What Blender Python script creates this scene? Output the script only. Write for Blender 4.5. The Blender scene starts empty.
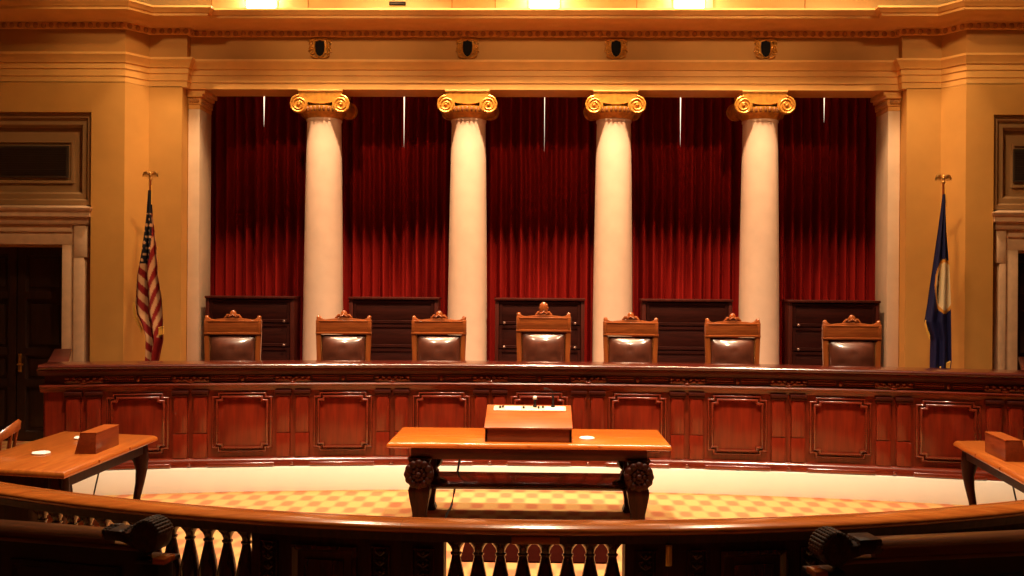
import bpy, bmesh, math, random
from mathutils import Matrix, Vector
random.seed(7)
PI = math.pi
R = math.radians
SC = bpy.context.scene
COL = SC.collection

# ------------------------------------------------------------------ materials
def nodes(name):
    m = bpy.data.materials.new(name); m.use_nodes = True
    nt = m.node_tree
    return m, nt, nt.nodes['Principled BSDF']

def plain(name, col, rough=.5, metal=0., var=.12, scale=6., bump=0., coat=0., spec=.5):
    m, nt, b = nodes(name)
    tc = nt.nodes.new('ShaderNodeTexCoord')
    n = nt.nodes.new('ShaderNodeTexNoise'); n.inputs['Scale'].default_value = scale; n.inputs['Detail'].default_value = 5
    nt.links.new(tc.outputs['Object'], n.inputs['Vector'])
    cr = nt.nodes.new('ShaderNodeValToRGB')
    cr.color_ramp.elements[0].position = .3; cr.color_ramp.elements[1].position = .7
    cr.color_ramp.elements[0].color = (*[c*(1-var) for c in col], 1)
    cr.color_ramp.elements[1].color = (*[min(1, c*(1+var)) for c in col], 1)
    nt.links.new(n.outputs['Fac'], cr.inputs['Fac'])
    nt.links.new(cr.outputs['Color'], b.inputs['Base Color'])
    b.inputs['Roughness'].default_value = rough; b.inputs['Metallic'].default_value = metal
    b.inputs['Coat Weight'].default_value = coat; b.inputs['Coat Roughness'].default_value = .12
    b.inputs['Specular IOR Level'].default_value = spec
    if bump:
        bp = nt.nodes.new('ShaderNodeBump'); bp.inputs['Strength'].default_value = bump; bp.inputs['Distance'].default_value = .01
        nt.links.new(n.outputs['Fac'], bp.inputs['Height']); nt.links.new(bp.outputs['Normal'], b.inputs['Normal'])
    return m

def wood(name, light, dark, grain='x', rough=.3, coat=.5, scale=1., spec=.5):
    m, nt, b = nodes(name)
    tc = nt.nodes.new('ShaderNodeTexCoord')
    mp = nt.nodes.new('ShaderNodeMapping')
    s = {'x': (1.2, 14, 14), 'y': (14, 1.2, 14), 'z': (14, 14, 1.2)}[grain]
    mp.inputs['Scale'].default_value = [v*scale for v in s]
    nt.links.new(tc.outputs['Object'], mp.inputs['Vector'])
    n = nt.nodes.new('ShaderNodeTexNoise'); n.inputs['Scale'].default_value = 2.2; n.inputs['Detail'].default_value = 7; n.inputs['Distortion'].default_value = .6
    nt.links.new(mp.outputs['Vector'], n.inputs['Vector'])
    cr = nt.nodes.new('ShaderNodeValToRGB')
    cr.color_ramp.elements[0].position = .32; cr.color_ramp.elements[1].position = .68
    cr.color_ramp.elements[0].color = (*dark, 1); cr.color_ramp.elements[1].color = (*light, 1)
    nt.links.new(n.outputs['Fac'], cr.inputs['Fac'])
    nt.links.new(cr.outputs['Color'], b.inputs['Base Color'])
    b.inputs['Roughness'].default_value = rough
    b.inputs['Coat Weight'].default_value = coat; b.inputs['Coat Roughness'].default_value = .14
    b.inputs['Specular IOR Level'].default_value = spec
    return m

def glow(name, col, strength):
    m, nt, b = nodes(name)
    b.inputs['Base Color'].default_value = (*col, 1)
    b.inputs['Emission Color'].default_value = (*col, 1); b.inputs['Emission Strength'].default_value = strength
    return m

def vcol(name, rough=.7):
    m, nt, b = nodes(name)
    a = nt.nodes.new('ShaderNodeVertexColor'); a.layer_name = 'Col'
    nt.links.new(a.outputs['Color'], b.inputs['Base Color']); b.inputs['Roughness'].default_value = rough
    return m

def carpet_mat():
    m, nt, b = nodes('patterned_carpet')
    L = nt.links
    tc = nt.nodes.new('ShaderNodeTexCoord')
    sp = nt.nodes.new('ShaderNodeSeparateXYZ'); L.new(tc.outputs['Object'], sp.inputs['Vector'])
    def math_(op, a, b=None):
        q = nt.nodes.new('ShaderNodeMath'); q.operation = op
        for k, v in enumerate((a, b)):
            if v is None: continue
            if isinstance(v, (int, float)): q.inputs[k].default_value = v
            else: L.new(v, q.inputs[k])
        return q.outputs[0]
    sx = math_('SINE', math_('MULTIPLY', sp.outputs['X'], PI/.135)); sy = math_('SINE', math_('MULTIPLY', sp.outputs['Y'], PI/.24))
    pr = math_('MULTIPLY', sx, sy)
    br = nt.nodes.new('ShaderNodeValToRGB'); e = br.color_ramp.elements
    e[0].position = .25; e[0].color = (.50, .17, .075, 1); e[1].position = .62; e[1].color = (.60, .33, .12, 1)
    L.new(math_('ADD', math_('MULTIPLY', pr, .5), .5), br.inputs['Fac'])
    n = nt.nodes.new('ShaderNodeTexNoise'); n.inputs['Scale'].default_value = 60
    L.new(tc.outputs['Object'], n.inputs['Vector'])
    mx = nt.nodes.new('ShaderNodeMixRGB'); mx.blend_type = 'MULTIPLY'; mx.inputs['Fac'].default_value = .35
    L.new(br.outputs['Color'], mx.inputs['Color1']); L.new(n.outputs['Fac'], mx.inputs['Color2'])
    L.new(mx.outputs['Color'], b.inputs['Base Color']); b.inputs['Roughness'].default_value = .95
    b.inputs['Specular IOR Level'].default_value = .1
    return m

M = {}
M['wall'] = plain('tan_painted_plaster', (.64, .335, .078), .7, var=.05, scale=3)
M['frieze'] = plain('olive_tan_plaster', (.50, .25, .06), .7, var=.05, scale=3)
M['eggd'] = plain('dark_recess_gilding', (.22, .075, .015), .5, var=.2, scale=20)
M['attic'] = plain('pale_yellow_plaster', (.78, .60, .28), .7, var=.05, scale=3)
M['trim'] = plain('cream_gold_painted_moulding', (.82, .46, .13), .55, var=.06, scale=5)
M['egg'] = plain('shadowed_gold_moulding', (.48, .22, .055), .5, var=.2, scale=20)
M['greypanel'] = plain('unlit_taupe_panel', (.33, .19, .08), .6, var=.05)  # dimness of the unlit overdoor is put into this grey-brown
M['ceil'] = plain('dim_plaster_ceiling', (.45, .32, .16), .8)
M['hall'] = plain('brown_gallery_wall', (.25, .13, .05), .8)
M['marble'] = plain('veined_cream_marble', (.80, .62, .44), .35, var=.06, scale=4)
M['shaft'] = plain('cream_marble_shaft', (.80, .61, .48), .38, var=.05, scale=5)
M['surround'] = plain('pinkish_marble_surround', (.74, .52, .34), .4, var=.09, scale=9)
M['step'] = plain('white_marble_step', (.96, .91, .80), .4, var=.02, scale=3)
M['gilt'] = plain('gilded_plaster', (.62, .29, .045), .38, metal=.4, var=.25, scale=18)
M['brass'] = plain('polished_brass', (.95, .66, .24), .3, metal=1., var=.08)
M['bench_v'] = wood('red_mahogany_vertical_grain', (.22, .018, .005), (.12, .009, .003), 'z', .30, .25)
M['bench_h'] = wood('red_mahogany_horizontal_grain', (.22, .026, .008), (.11, .012, .004), 'x', .22, .5)
M['bench_m'] = wood('gleaming_mahogany_moulding', (.20, .024, .008), (.12, .013, .005), 'x', .24, 1., spec=.6)
M['bench_t'] = wood('dark_polished_bench_top', (.085, .012, .006), (.045, .006, .004), 'x', .22, .8)
M['bench_d'] = wood('dark_mahogany', (.075, .010, .005), (.036, .005, .003), 'x', .45, .05, spec=.2)
M['table'] = wood('honey_mahogany_tabletop', (.58, .145, .016), (.44, .092, .009), 'x', .25, .4)
M['table_y'] = wood('honey_mahogany_grain_along', (.46, .125, .018), (.32, .072, .010), 'y', .28, .4)
M['table_d'] = wood('dark_mahogany_table_base', (.034, .005, .0025), (.014, .0025, .0015), 'z', .45, 0., spec=.12)
M['shelf'] = wood('black_polished_shelf', (.035, .012, .006), (.02, .007, .004), 'x', .16, .9)
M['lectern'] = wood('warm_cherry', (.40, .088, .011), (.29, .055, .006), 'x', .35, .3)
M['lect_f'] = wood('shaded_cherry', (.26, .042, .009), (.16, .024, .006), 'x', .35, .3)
M['boxw'] = wood('reddish_cherry_box', (.28, .055, .013), (.19, .033, .009), 'y', .35, .3)
M['chair'] = wood('golden_oak_chair', (.34, .085, .016), (.21, .045, .009), 'x', .3, .5)
M['chair_z'] = wood('golden_oak_post', (.34, .085, .016), (.21, .045, .009), 'z', .3, .5)
M['leather'] = plain('brown_buttoned_leather', (.085, .022, .011), .34, var=.25, scale=9, coat=1.)
M['nail'] = plain('antique_brass_nail', (.5, .26, .08), .3, metal=1.)
M['case'] = wood('dark_walnut_case', (.040, .008, .006), (.02, .004, .003), 'x', .45, .0, spec=.2)
M['case_z'] = wood('walnut_case_side', (.075, .013, .008), (.04, .007, .005), 'z', .4, .1, spec=.3)
M['knob'] = plain('dull_silver_knob', (.30, .2, .17), .4, metal=.6)
M['doorw'] = wood('near_black_door_wood', (.030, .011, .007), (.016, .006, .004), 'z', .45, .15)
M['rail'] = wood('polished_rail_wood', (.56, .155, .026), (.38, .09, .014), 'x', .2, .6)
M['raild'] = wood('dark_rail_wood', (.060, .012, .006), (.03, .006, .003), 'z', .45, .0, spec=.2)
M['balus'] = wood('dark_turned_wood', (.075, .015, .007), (.04, .008, .004), 'z', .25, .6)
M['pew'] = wood('shadowed_pew_wood', (.020, .009, .006), (.010, .005, .004), 'x', .45, .2)
M['pewrail'] = wood('worn_pew_rail', (.21, .075, .030), (.12, .04, .016), 'x', .3, .5)
M['pewcarve'] = plain('carved_pew_wood', (.045, .018, .010), .4, var=.4, scale=30, bump=.6)
M['white'] = plain('white_ceramic', (.93, .90, .84), .4, var=.02)
M['paper'] = plain('pale_control_panel', (.62, .50, .36), .4, var=.1, scale=12)
M['black'] = plain('black_plastic', (.012, .010, .010), .4)
M['cord'] = plain('black_rubber_cord', (.02, .012, .010), .6)
M['vent'] = plain('dark_bronze_grille', (.045, .028, .018), .6)
M['onyx'] = plain('dark_blue_black_cabochon', (.008, .008, .011), .8, spec=.1)
M['fringe'] = plain('gold_fringe', (.85, .48, .07), .7)
M['window'] = glow('bright_window_pane', (1., .82, .55), 2.2)
M['lamp'] = glow('warm_lamp_lens', (1., .80, .46), 30)
M['carpet'] = carpet_mat()
M['mat'] = plain('dark_red_brown_shade', (.018, .0025, .0015), 1., spec=.0)  # shade colour for the sheet added inside the gate
M['dais'] = plain('dark_red_carpet', (.16, .03, .02), .95)
M['floor'] = plain('gallery_carpet', (.20, .06, .03), .95)
M['flag'] = vcol('printed_flag_cloth')
def velvet():
    m, nt, b = nodes('red_velvet')
    tc = nt.nodes.new('ShaderNodeTexCoord'); mp = nt.nodes.new('ShaderNodeMapping'); mp.inputs['Scale'].default_value = (7, 7, .5)
    n = nt.nodes.new('ShaderNodeTexNoise'); n.inputs['Scale'].default_value = 1; n.inputs['Detail'].default_value = 4
    nt.links.new(tc.outputs['Object'], mp.inputs['Vector']); nt.links.new(mp.outputs['Vector'], n.inputs['Vector'])
    cr = nt.nodes.new('ShaderNodeValToRGB'); cr.color_ramp.elements[0].position = .3; cr.color_ramp.elements[1].position = .7
    cr.color_ramp.elements[0].color = (.21, .006, .005, 1); cr.color_ramp.elements[1].color = (.30, .011, .008, 1)
    nt.links.new(n.outputs['Fac'], cr.inputs['Fac']); nt.links.new(cr.outputs['Color'], b.inputs['Base Color'])
    b.inputs['Roughness'].default_value = .85; b.inputs['Specular IOR Level'].default_value = .1
    return m
M['velvet'] = velvet()

# ------------------------------------------------------------------ geometry helpers
def new(): return bmesh.new()

def box(bm, x0, x1, y0, y1, z0, z1, mat=None, bev=0., seg=2):
    t = new()
    bmesh.ops.create_cube(t, size=1)
    for v in t.verts:
        v.co = Vector((x0+(v.co.x+.5)*(x1-x0), y0+(v.co.y+.5)*(y1-y0), z0+(v.co.z+.5)*(z1-z0)))
    if bev: bmesh.ops.bevel(t, geom=t.edges[:], offset=bev, segments=seg, affect='EDGES', profile=.5)
    merge(bm, t, mat)

def merge(bm, t, mat=None):
    if mat is not None: bmesh.ops.transform(t, matrix=mat, verts=t.verts)
    me = bpy.data.meshes.new('tmp'); t.to_mesh(me); t.free(); bm.from_mesh(me); bpy.data.meshes.remove(me)

def loft(bm, rings, closed=True, caps=True, loop=False):
    vs = [[bm.verts.new(p) for p in r] for r in rings]
    n = len(rings[0]); m = len(vs)
    for i in range(m if loop else m-1):
        a, b = vs[i], vs[(i+1) % m]
        for j in range(n if closed else n-1):
            k = (j+1) % n
            bm.faces.new((a[j], a[k], b[k], b[j]))
    if caps and closed and not loop:
        bm.faces.new(vs[0][::-1]); bm.faces.new(vs[-1])

def fixn(bm): bmesh.ops.recalc_face_normals(bm, faces=bm.faces)

def lathe(bm, prof, seg=24, mat=None, cap=True):
    t = new()
    rings = [[(r*math.cos(2*PI*k/seg), r*math.sin(2*PI*k/seg), z) for k in range(seg)] for r, z in prof]
    loft(t, rings, caps=cap); fixn(t); merge(bm, t, mat)

def tube(bm, pts, r, seg=8, mat=None, radii=None):
    pts = [Vector(p) for p in pts]; t = new(); rings = []
    up0 = Vector((0, 0, 1))
    for i, p in enumerate(pts):
        d = (pts[min(i+1, len(pts)-1)] - pts[max(i-1, 0)]).normalized()
        u = up0 if abs(d.dot(up0)) < .95 else Vector((0, 1, 0))
        a = d.cross(u).normalized(); b = a.cross(d)
        rr = radii[i] if radii else r
        rings.append([p + rr*(math.cos(2*PI*k/seg)*a + math.sin(2*PI*k/seg)*b) for k in range(seg)])
    loft(t, rings); fixn(t); merge(bm, t, mat)

def ball(bm, c, r, mat=None, seg=14, sc=(1, 1, 1)):
    t = new(); bmesh.ops.create_uvsphere(t, u_segments=seg, v_segments=max(6, seg*2//3), radius=1)
    for v in t.verts: v.co = Vector((c[0]+v.co.x*r*sc[0], c[1]+v.co.y*r*sc[1], c[2]+v.co.z*r*sc[2]))
    merge(bm, t, mat)

def prism(bm, poly, y0, y1, mat=None, bev=0):
    """polygon in (x,z) extruded along y"""
    t = new(); loft(t, [[(x, y0, z) for x, z in poly], [(x, y1, z) for x, z in poly]]); fixn(t)
    if bev: bmesh.ops.bevel(t, geom=t.edges[:], offset=bev, segments=2, affect='EDGES', profile=.5)
    merge(bm, t, mat)

def offset_path(path, d):
    """mitre offset of an open plan polyline; + d is to the right-hand normal (toward the viewer for a left to right path)"""
    out = []
    P = [Vector(p) for p in path]
    for i, p in enumerate(P):
        ns = []
        if i > 0: e = (P[i]-P[i-1]).normalized(); ns.append(Vector((e.y, -e.x)))
        if i < len(P)-1: e = (P[i+1]-P[i]).normalized(); ns.append(Vector((e.y, -e.x)))
        if len(ns) == 1: out.append(p + ns[0]*d)
        else:
            b = (ns[0]+ns[1]).normalized(); c = max(.3, b.dot(ns[0])); out.append(p + b*(d/c))
    return out

def sweep_plan(bm, path, prof, mat=None):
    """closed profile [(d toward viewer, z)] along plan polyline"""
    t = new()
    offs = [offset_path(path, d) for d, z in prof]
    rings = [[(offs[k][i].x, offs[k][i].y, prof[k][1]) for k in range(len(prof))] for i in range(len(path))]
    loft(t, rings); fixn(t); merge(bm, t, mat)

def frame_sweep(bm, poly, prof, mat=None):
    """closed frame: poly in (x,z) counter-clockwise, prof [(inward offset, y)] closed; mitred corners"""
    t = new(); P = [Vector(p) for p in poly]; n = len(P); rings = []
    for i in range(n):
        e0 = (P[i]-P[i-1]).normalized(); e1 = (P[(i+1) % n]-P[i]).normalized()
        n0 = Vector((-e0.y, e0.x)); n1 = Vector((-e1.y, e1.x)); b = (n0+n1).normalized(); c = max(.3, b.dot(n0))
        rings.append([(P[i].x+b.x*o/c, y, P[i].y+b.y*o/c) for o, y in prof])
    loft(t, rings, loop=True); fixn(t); merge(bm, t, mat)

def rect(x0, x1, z0, z1): return [(x0, z0), (x1, z0), (x1, z1), (x0, z1)]

# ------------------------------------------------------------------ object helpers
def obj(name, bm, mat, parent=None, smooth=35, mat4=None):
    fixn(bm)
    me = bpy.data.meshes.new(name); bm.to_mesh(me); bm.free()
    me.materials.append(mat)
    if smooth:
        me.polygons.foreach_set('use_smooth', [True]*len(me.polygons)); me.set_sharp_from_angle(angle=R(smooth))
    o = bpy.data.objects.new(name, me); COL.objects.link(o)
    if parent: o.parent = parent
    if mat4 is not None: o.matrix_local = mat4
    return o

def tag(o, label, cat, group=None):
    o['label'] = label; o['category'] = cat
    if group: o['group'] = group
    return o

def thing(name, label, cat, loc=(0, 0, 0), rz=0., group=None):
    o = bpy.data.objects.new(name, None); COL.objects.link(o); o.empty_display_size = .1
    o.location = loc; o.rotation_euler = (0, 0, rz)
    return tag(o, label, cat, group)

def struct(name, bm, mat, smooth=35):
    o = obj(name, bm, mat, None, smooth); o['kind'] = 'structure'; return o

def dup(root, loc, rz, label, group=None):
    r = root.copy(); COL.objects.link(r); r.location = loc; r.rotation_euler = (0, 0, rz); r['label'] = label
    if group: r['group'] = group
    for ch in list(root.children):
        c = ch.copy(); COL.objects.link(c); c.parent = r
        for g in list(ch.children):
            d = g.copy(); COL.objects.link(d); d.parent = c
    return r

def part_copy(o, parent, mat4):
    c = o.copy(); COL.objects.link(c); c.parent = parent; c.matrix_local = mat4; return c

def circ(cx, cz, r, n=20, a0=0, a1=2*PI): return [(cx+r*math.cos(a0+(a1-a0)*k/n), cz+r*math.sin(a0+(a1-a0)*k/n)) for k in range(n)]

def TR(x, y, z): return Matrix.Translation((x, y, z))
def RZ(a): return Matrix.Rotation(a, 4, 'Z')
def RX(a): return Matrix.Rotation(a, 4, 'X')
def RY(a): return Matrix.Rotation(a, 4, 'Y')

# ================================================================== SETTING
DZ = .45                                  # judges' dais height
bm = new(); box(bm, -9, 9, -3, 14.6, -.1, 0); struct('floor', bm, M['carpet'], 0)
# bench arc: concave to the viewer
BR, BCY = 21., -10.9
def bP(d, a): return ((BR-d)*math.sin(a), BCY+(BR-d)*math.cos(a))
def bM(d, a, z=0): x, y = bP(d, a); return TR(x, y, z) @ RZ(-a)
def arc_sweep_b(bm, prof, a0, a1, n):
    t = new()
    loft(t, [[(*bP(d, a0+(a1-a0)*i/n), z) for d, z in prof] for i in range(n+1)]); fixn(t); merge(bm, t)
AEND = R(13.98)
bm = new()
n = 40
front = [bP(-.03, -AEND+2*AEND*i/n) for i in range(n+1)]
poly = [(-6.1, 11.68)] + front + [(6.1, 11.68), (6.1, 14.6), (-6.1, 14.6)]
t = new(); loft(t, [[(x, y, .0) for x, y in poly], [(x, y, DZ) for x, y in poly]]); fixn(t); merge(bm, t)
struct('dais_floor', bm, M['dais'], 0)
bm = new(); arc_sweep_b(bm, [(-.5, 0), (.125, 0), (.125, .24), (.118, .25), (-.5, .25)], -AEND-.0, AEND, 60)
struct('baseboard_bench', bm, M['step'])

# back wall with windows, ceiling, far gallery walls
bm = new(); box(bm, -9, 9, 14.6, 14.75, 0, 8.2); struct('wall_back', bm, M['hall'], 0)
bm = new(); box(bm, -9.2, 9.2, -3.2, 14.8, 8.2, 8.35); struct('ceiling', bm, M['ceil'], 0)
bm = new(); box(bm, -9.15, -9, -3.1, 14.7, 0, 8.2); struct('wall_left', bm, M['hall'], 0)
bm = new(); box(bm, 9, 9.15, -3.1, 14.7, 0, 8.2); struct('wall_right', bm, M['hall'], 0)
bm = new(); box(bm, -9, 9, -3.15, -3, 0, 8.2); struct('wall_rear', bm, M['hall'], 0)
for i, x in enumerate((-4.12, -2.03, .05, 2.05, 4.15)):
    bm = new(); frame_sweep(bm, rect(x-.62, x+.62, 1.4, 5.2), [(0, 14.50), (.08, 14.50), (.08, 14.6), (0, 14.6)])
    w = struct('window_%d' % (i+1), bm, M['trim'])
    bm = new(); box(bm, x-.54, x+.54, 14.55, 14.57, 1.48, 5.12); obj('pane', bm, M['window'], w, 0)

# plan path of the entablature (left to right)
XS, XD0, XD1 = 4.82, 5.34, 5.54
YC, YS, YW = 12.72, 12.60, 12.31
PATH = [(-8.99, YW), (-XD1, YW), (-XD0, YS), (-XS, YS), (-XS, YC), (XS, YC), (XS, YS), (XD0, YS), (XD1, YW), (8.99, YW)]
# architrave with three fasciae and its crowning moulding
bm = new()
sweep_plan(bm, PATH, [(-.5, 4.85), (0, 4.85), (0, 4.935), (.012, 4.937), (.012, 5.03), (.026, 5.033), (.026, 5.105), (.045, 5.11),
                      (.055, 5.14), (.085, 5.175), (.10, 5.20), (.105, 5.205), (.105, 5.235), (-.01, 5.245), (-.5, 5.245)])
struct('trim_1', bm, M['trim'], 25)
bm = new(); sweep_plan(bm, PATH, [(-.5, 5.245), (0, 5.245), (0, 5.56), (-.5, 5.56)]); struct('trim_2', bm, M['frieze'], 0)
bm = new()
sweep_plan(bm, PATH, [(-.5, 5.56), (.02, 5.56), (.05, 5.565), (.05, 5.635), (.10, 5.645), (.14, 5.675), (.22, 5.695), (.27, 5.70), (.43, 5.70),
                      (.43, 5.735), (.45, 5.74), (.47, 5.765), (.50, 5.79), (.50, 5.815), (-.5, 5.83)])
struct('trim_3', bm, M['trim'], 25)
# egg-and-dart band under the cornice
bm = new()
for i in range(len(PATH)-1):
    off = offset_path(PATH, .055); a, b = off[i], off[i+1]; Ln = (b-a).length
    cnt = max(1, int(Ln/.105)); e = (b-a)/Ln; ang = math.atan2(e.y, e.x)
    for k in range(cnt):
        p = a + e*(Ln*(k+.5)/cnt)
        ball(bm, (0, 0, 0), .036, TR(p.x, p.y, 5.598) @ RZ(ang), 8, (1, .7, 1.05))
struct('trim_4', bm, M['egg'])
# attic wall above the cornice, seams between its panels
bm = new(); box(bm, -9, 9, 12.9, 13.1, 5.8, 8.2)
struct('wall_attic', bm, M['attic'], 0)
bm = new()
for x in (-3.25, -1.25, -.65, .1, 1.3, 2.35, 3.6, -4.6): box(bm, x, x+.012, 12.888, 12.9, 5.8, 8.2)
struct('trim_5', bm, M['frieze'], 0)

# flanking walls, each with a door alcove
def flank(s, side):
    q = .17 if s > 0 else .02; e = .06 if s > 0 else 0
    bm = new()
    wp = [(-8.99, YW), (-XD1, YW), (-XD0, YS), (-4.9, YS), (-4.9, 13.6)]
    # wall beside the alcove (solid section following the broken plan)
    sec = [(-(5.88+q-e), YW), (-XD1, YW), (-XD0, YS), (-XD0, 13.6), (-(5.88+q-e), 13.6)]
    t = new(); loft(t, [[(s*x, y, 0) for x, y in sec], [(s*x, y, 4.86) for x, y in sec]]); fixn(t); merge(bm, t)
    def bx(x0, x1, *a): box(bm, min(s*x0, s*x1), max(s*x0, s*x1), *a)
    bx(-9, -(8.1+q), YW, 13.8, 0, 4.86); bx(-(8.1+q), -(5.88+q-e), YW, 13.8, 4.455, 4.86); bx(-(8.1+q), -(5.88+q-e), 12.560, 13.8, 2.66, 4.5)
    bx(-(8.1+q), -(7.76+q), 12.560, 13.8, 0, 2.75); bx(-(6.24+q), -(5.88+q-e), 12.560, 13.8, 0, 2.75); bx(-(7.8+q), -(6.2+q), 13.0, 13.8, 0, 2.75)
    struct('wall_%s_flank' % side, bm, M['wall'], 0)
    bm = new(); bx(-XD0, -4.885, YS, 13.6, 0, 4.86); struct('wall_%s_pier' % side, bm, M['wall'], 0)
    # marble door surround with hood
    bm = new()
    def bs(x0, x1, *a, bev=.006): box(bm, min(s*x0, s*x1), max(s*x0, s*x1), *a, None, bev)
    for x0, x1 in ((-(6.24+q), -(6.05+q)), (-(7.95+q), -(7.76+q))):
        bs(x0, x1, 12.380, 12.860, 0, 2.69)
    for x0, x1 in ((-(6.07+q), -(5.985+q-e)), (-(8.015+q), -(7.93+q))):
        bs(x0, x1, 12.350, 12.710, 0, 2.96)
    bs(-(7.95+q), -(6.05+q), 12.380, 12.860, 2.69, 2.98)
    bs(-(7.90+q), -(6.10+q), 12.360, 12.810, 2.86, 2.96)
    # small crossette at the jamb
    bs(-(6.06+q), -(5.955+q-e), 12.345, 12.610, 2.52, 2.96); bs(-(8.045+q), -(7.94+q), 12.345, 12.610, 2.52, 2.96)
    # hood moulding
    hp = [(-(8.06+q), 12.710), (-(8.06+q), 12.330), (-(5.94+q-e), 12.330), (-(5.94+q-e), 12.710)]
    t = new(); sweep_plan(t, hp, [(-.15, 2.96), (.0, 2.96), (.02, 3.0), (.02, 3.05), (.055, 3.06), (.055, 3.12), (.075, 3.14), (.085, 3.175), (-.04, 3.215), (-.15, 3.215)])
    if s < 0: bmesh.ops.transform(t, matrix=Matrix.Scale(-1, 4, (1, 0, 0)), verts=t.verts)
    merge(bm, t)
    struct('trim_6' if s > 0 else 'trim_7', bm, M['surround'])
    # moulded overdoor panel with a grille
    bm = new()
    f = [(0, 12.560), (0, 12.360), (.06, 12.360), (.07, 12.380), (.085, 12.400), (.15, 12.400), (.16, 12.420), (.18, 12.440), (.18, 12.560)]
    x0, x1 = sorted((s*-(8.09+q), s*-(5.89+q-e))); frame_sweep(bm, rect(x0, x1, 3.22, 4.45), f)
    box(bm, x0+.1, x1-.1, 12.480, 12.570, 3.25, 4.38)
    frame_sweep(bm, rect(x0+.3, x1-.3, 3.52, 4.10), [(0, 12.490), (0, 12.455), (.03, 12.455), (.04, 12.470), (.04, 12.490)])
    struct('trim_8' if s > 0 else 'trim_9', bm, M['greypanel'])
    g = thing('vent_grille', 'dark horizontal slat vent grille above the %s doorway' % ('left' if s > 0 else 'right'), 'vent', (s*-(7.0+q), 12.470, 3.81))
    bm = new(); frame_sweep(bm, rect(-.80, .80, -.215, .215), [(0, 0), (0, -.03), (.025, -.03), (.025, 0)]); box(bm, -.79, .79, -.004, .005, -.2, .2); obj('frame', bm, M['vent'], g)
    bm = new()
    for k in range(13): box(bm, -.78, .78, -.012, .004, -.2+k*.031, -.187+k*.031, TR(0, -.012, 0))
    obj('slats', bm, M['vent'], g, 0)
    # pair of dark panelled doors
    bm = new(); box(bm, -.76, .76, .0, .05, 0, 2.69)
    d = struct('door_1' if s > 0 else 'door_2', bm, M['doorw'], 0); d.location = (s*-(7.0+q), 12.690, 0)
    for k in (-1, 1):
        bm = new(); xx = sorted((k*.01, k*.75))
        frame_sweep(bm, rect(xx[0], xx[1], .02, 2.67), [(0, 0), (0, -.04), (.11, -.04), (.12, -.03), (.13, 0)])
        for z in (.75, 1.18, 1.95): box(bm, xx[0]+.1, xx[1]-.1, -.04, 0, z, z+.1)
        for z0, z1 in ((.2, .70), (.90, 1.13), (1.33, 1.88), (2.12, 2.5)): box(bm, xx[0]+.17, xx[1]-.17, -.02, 0, z0, z1, None, .01)
        obj('door_leaf', bm, M['doorw'], d)
    bm = new(); box(bm, .03, .075, -.055, -.04, .95, 1.20, None, .004); tube(bm, [(.052, -.05, 1.06), (.052, -.11, 1.06), (.13, -.115, 1.06)], .011)
    obj('door_handle', bm, M['brass'], d)
flank(1, 'left'); flank(-1, 'right')

# marble pilasters (antae) at the ends of the colonnade
for s, side in ((-1, 'left'), (1, 'right')):
    an = thing('pilaster', 'square cream marble pilaster at the %s end of the colonnade' % side, 'pilaster', (s*4.795, 13.0, DZ), 0, 'pilasters ending the colonnade')
    bm = new(); box(bm, -.08, .08, -.2, .26, .2, 4.14, None, .006); obj('shaft', bm, M['marble'], an)
    bm = new(); xb = sorted((s*-.10, s*.075)); box(bm, *xb, -.235, .26, 0, .12, None, .01); xb = sorted((s*-.09, s*.075)); box(bm, *xb, -.22, .26, .12, .2, None, .02); obj('base', bm, M['marble'], an)
    bm = new(); sg = -s
    def pb_(q, y, z0, z1): xx = sorted((s*-(.08+q), s*.08)); box(bm, xx[0], xx[1], y, .26, z0, z1, None, .008)
    pb_(.005, -.205, 4.14, 4.2); pb_(.02, -.22, 4.2, 4.3)
    pb_(.05, -.25, 4.3, 4.36); pb_(.085, -.25, 4.34, 4.40); c = obj('capital', bm, M['trim'], an)
    bm = new()
    for k in range(4): ball(bm, (-.048+k*.034, -.225, 4.255), .024, None, 8, (1, .8, 1.4))
    for k in range(8): ball(bm, (-s*.105, -.18+k*.055, 4.255), .024, None, 8, (.8, 1, 1.4))
    obj('egg_band', bm, M['egg'], c)

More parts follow.
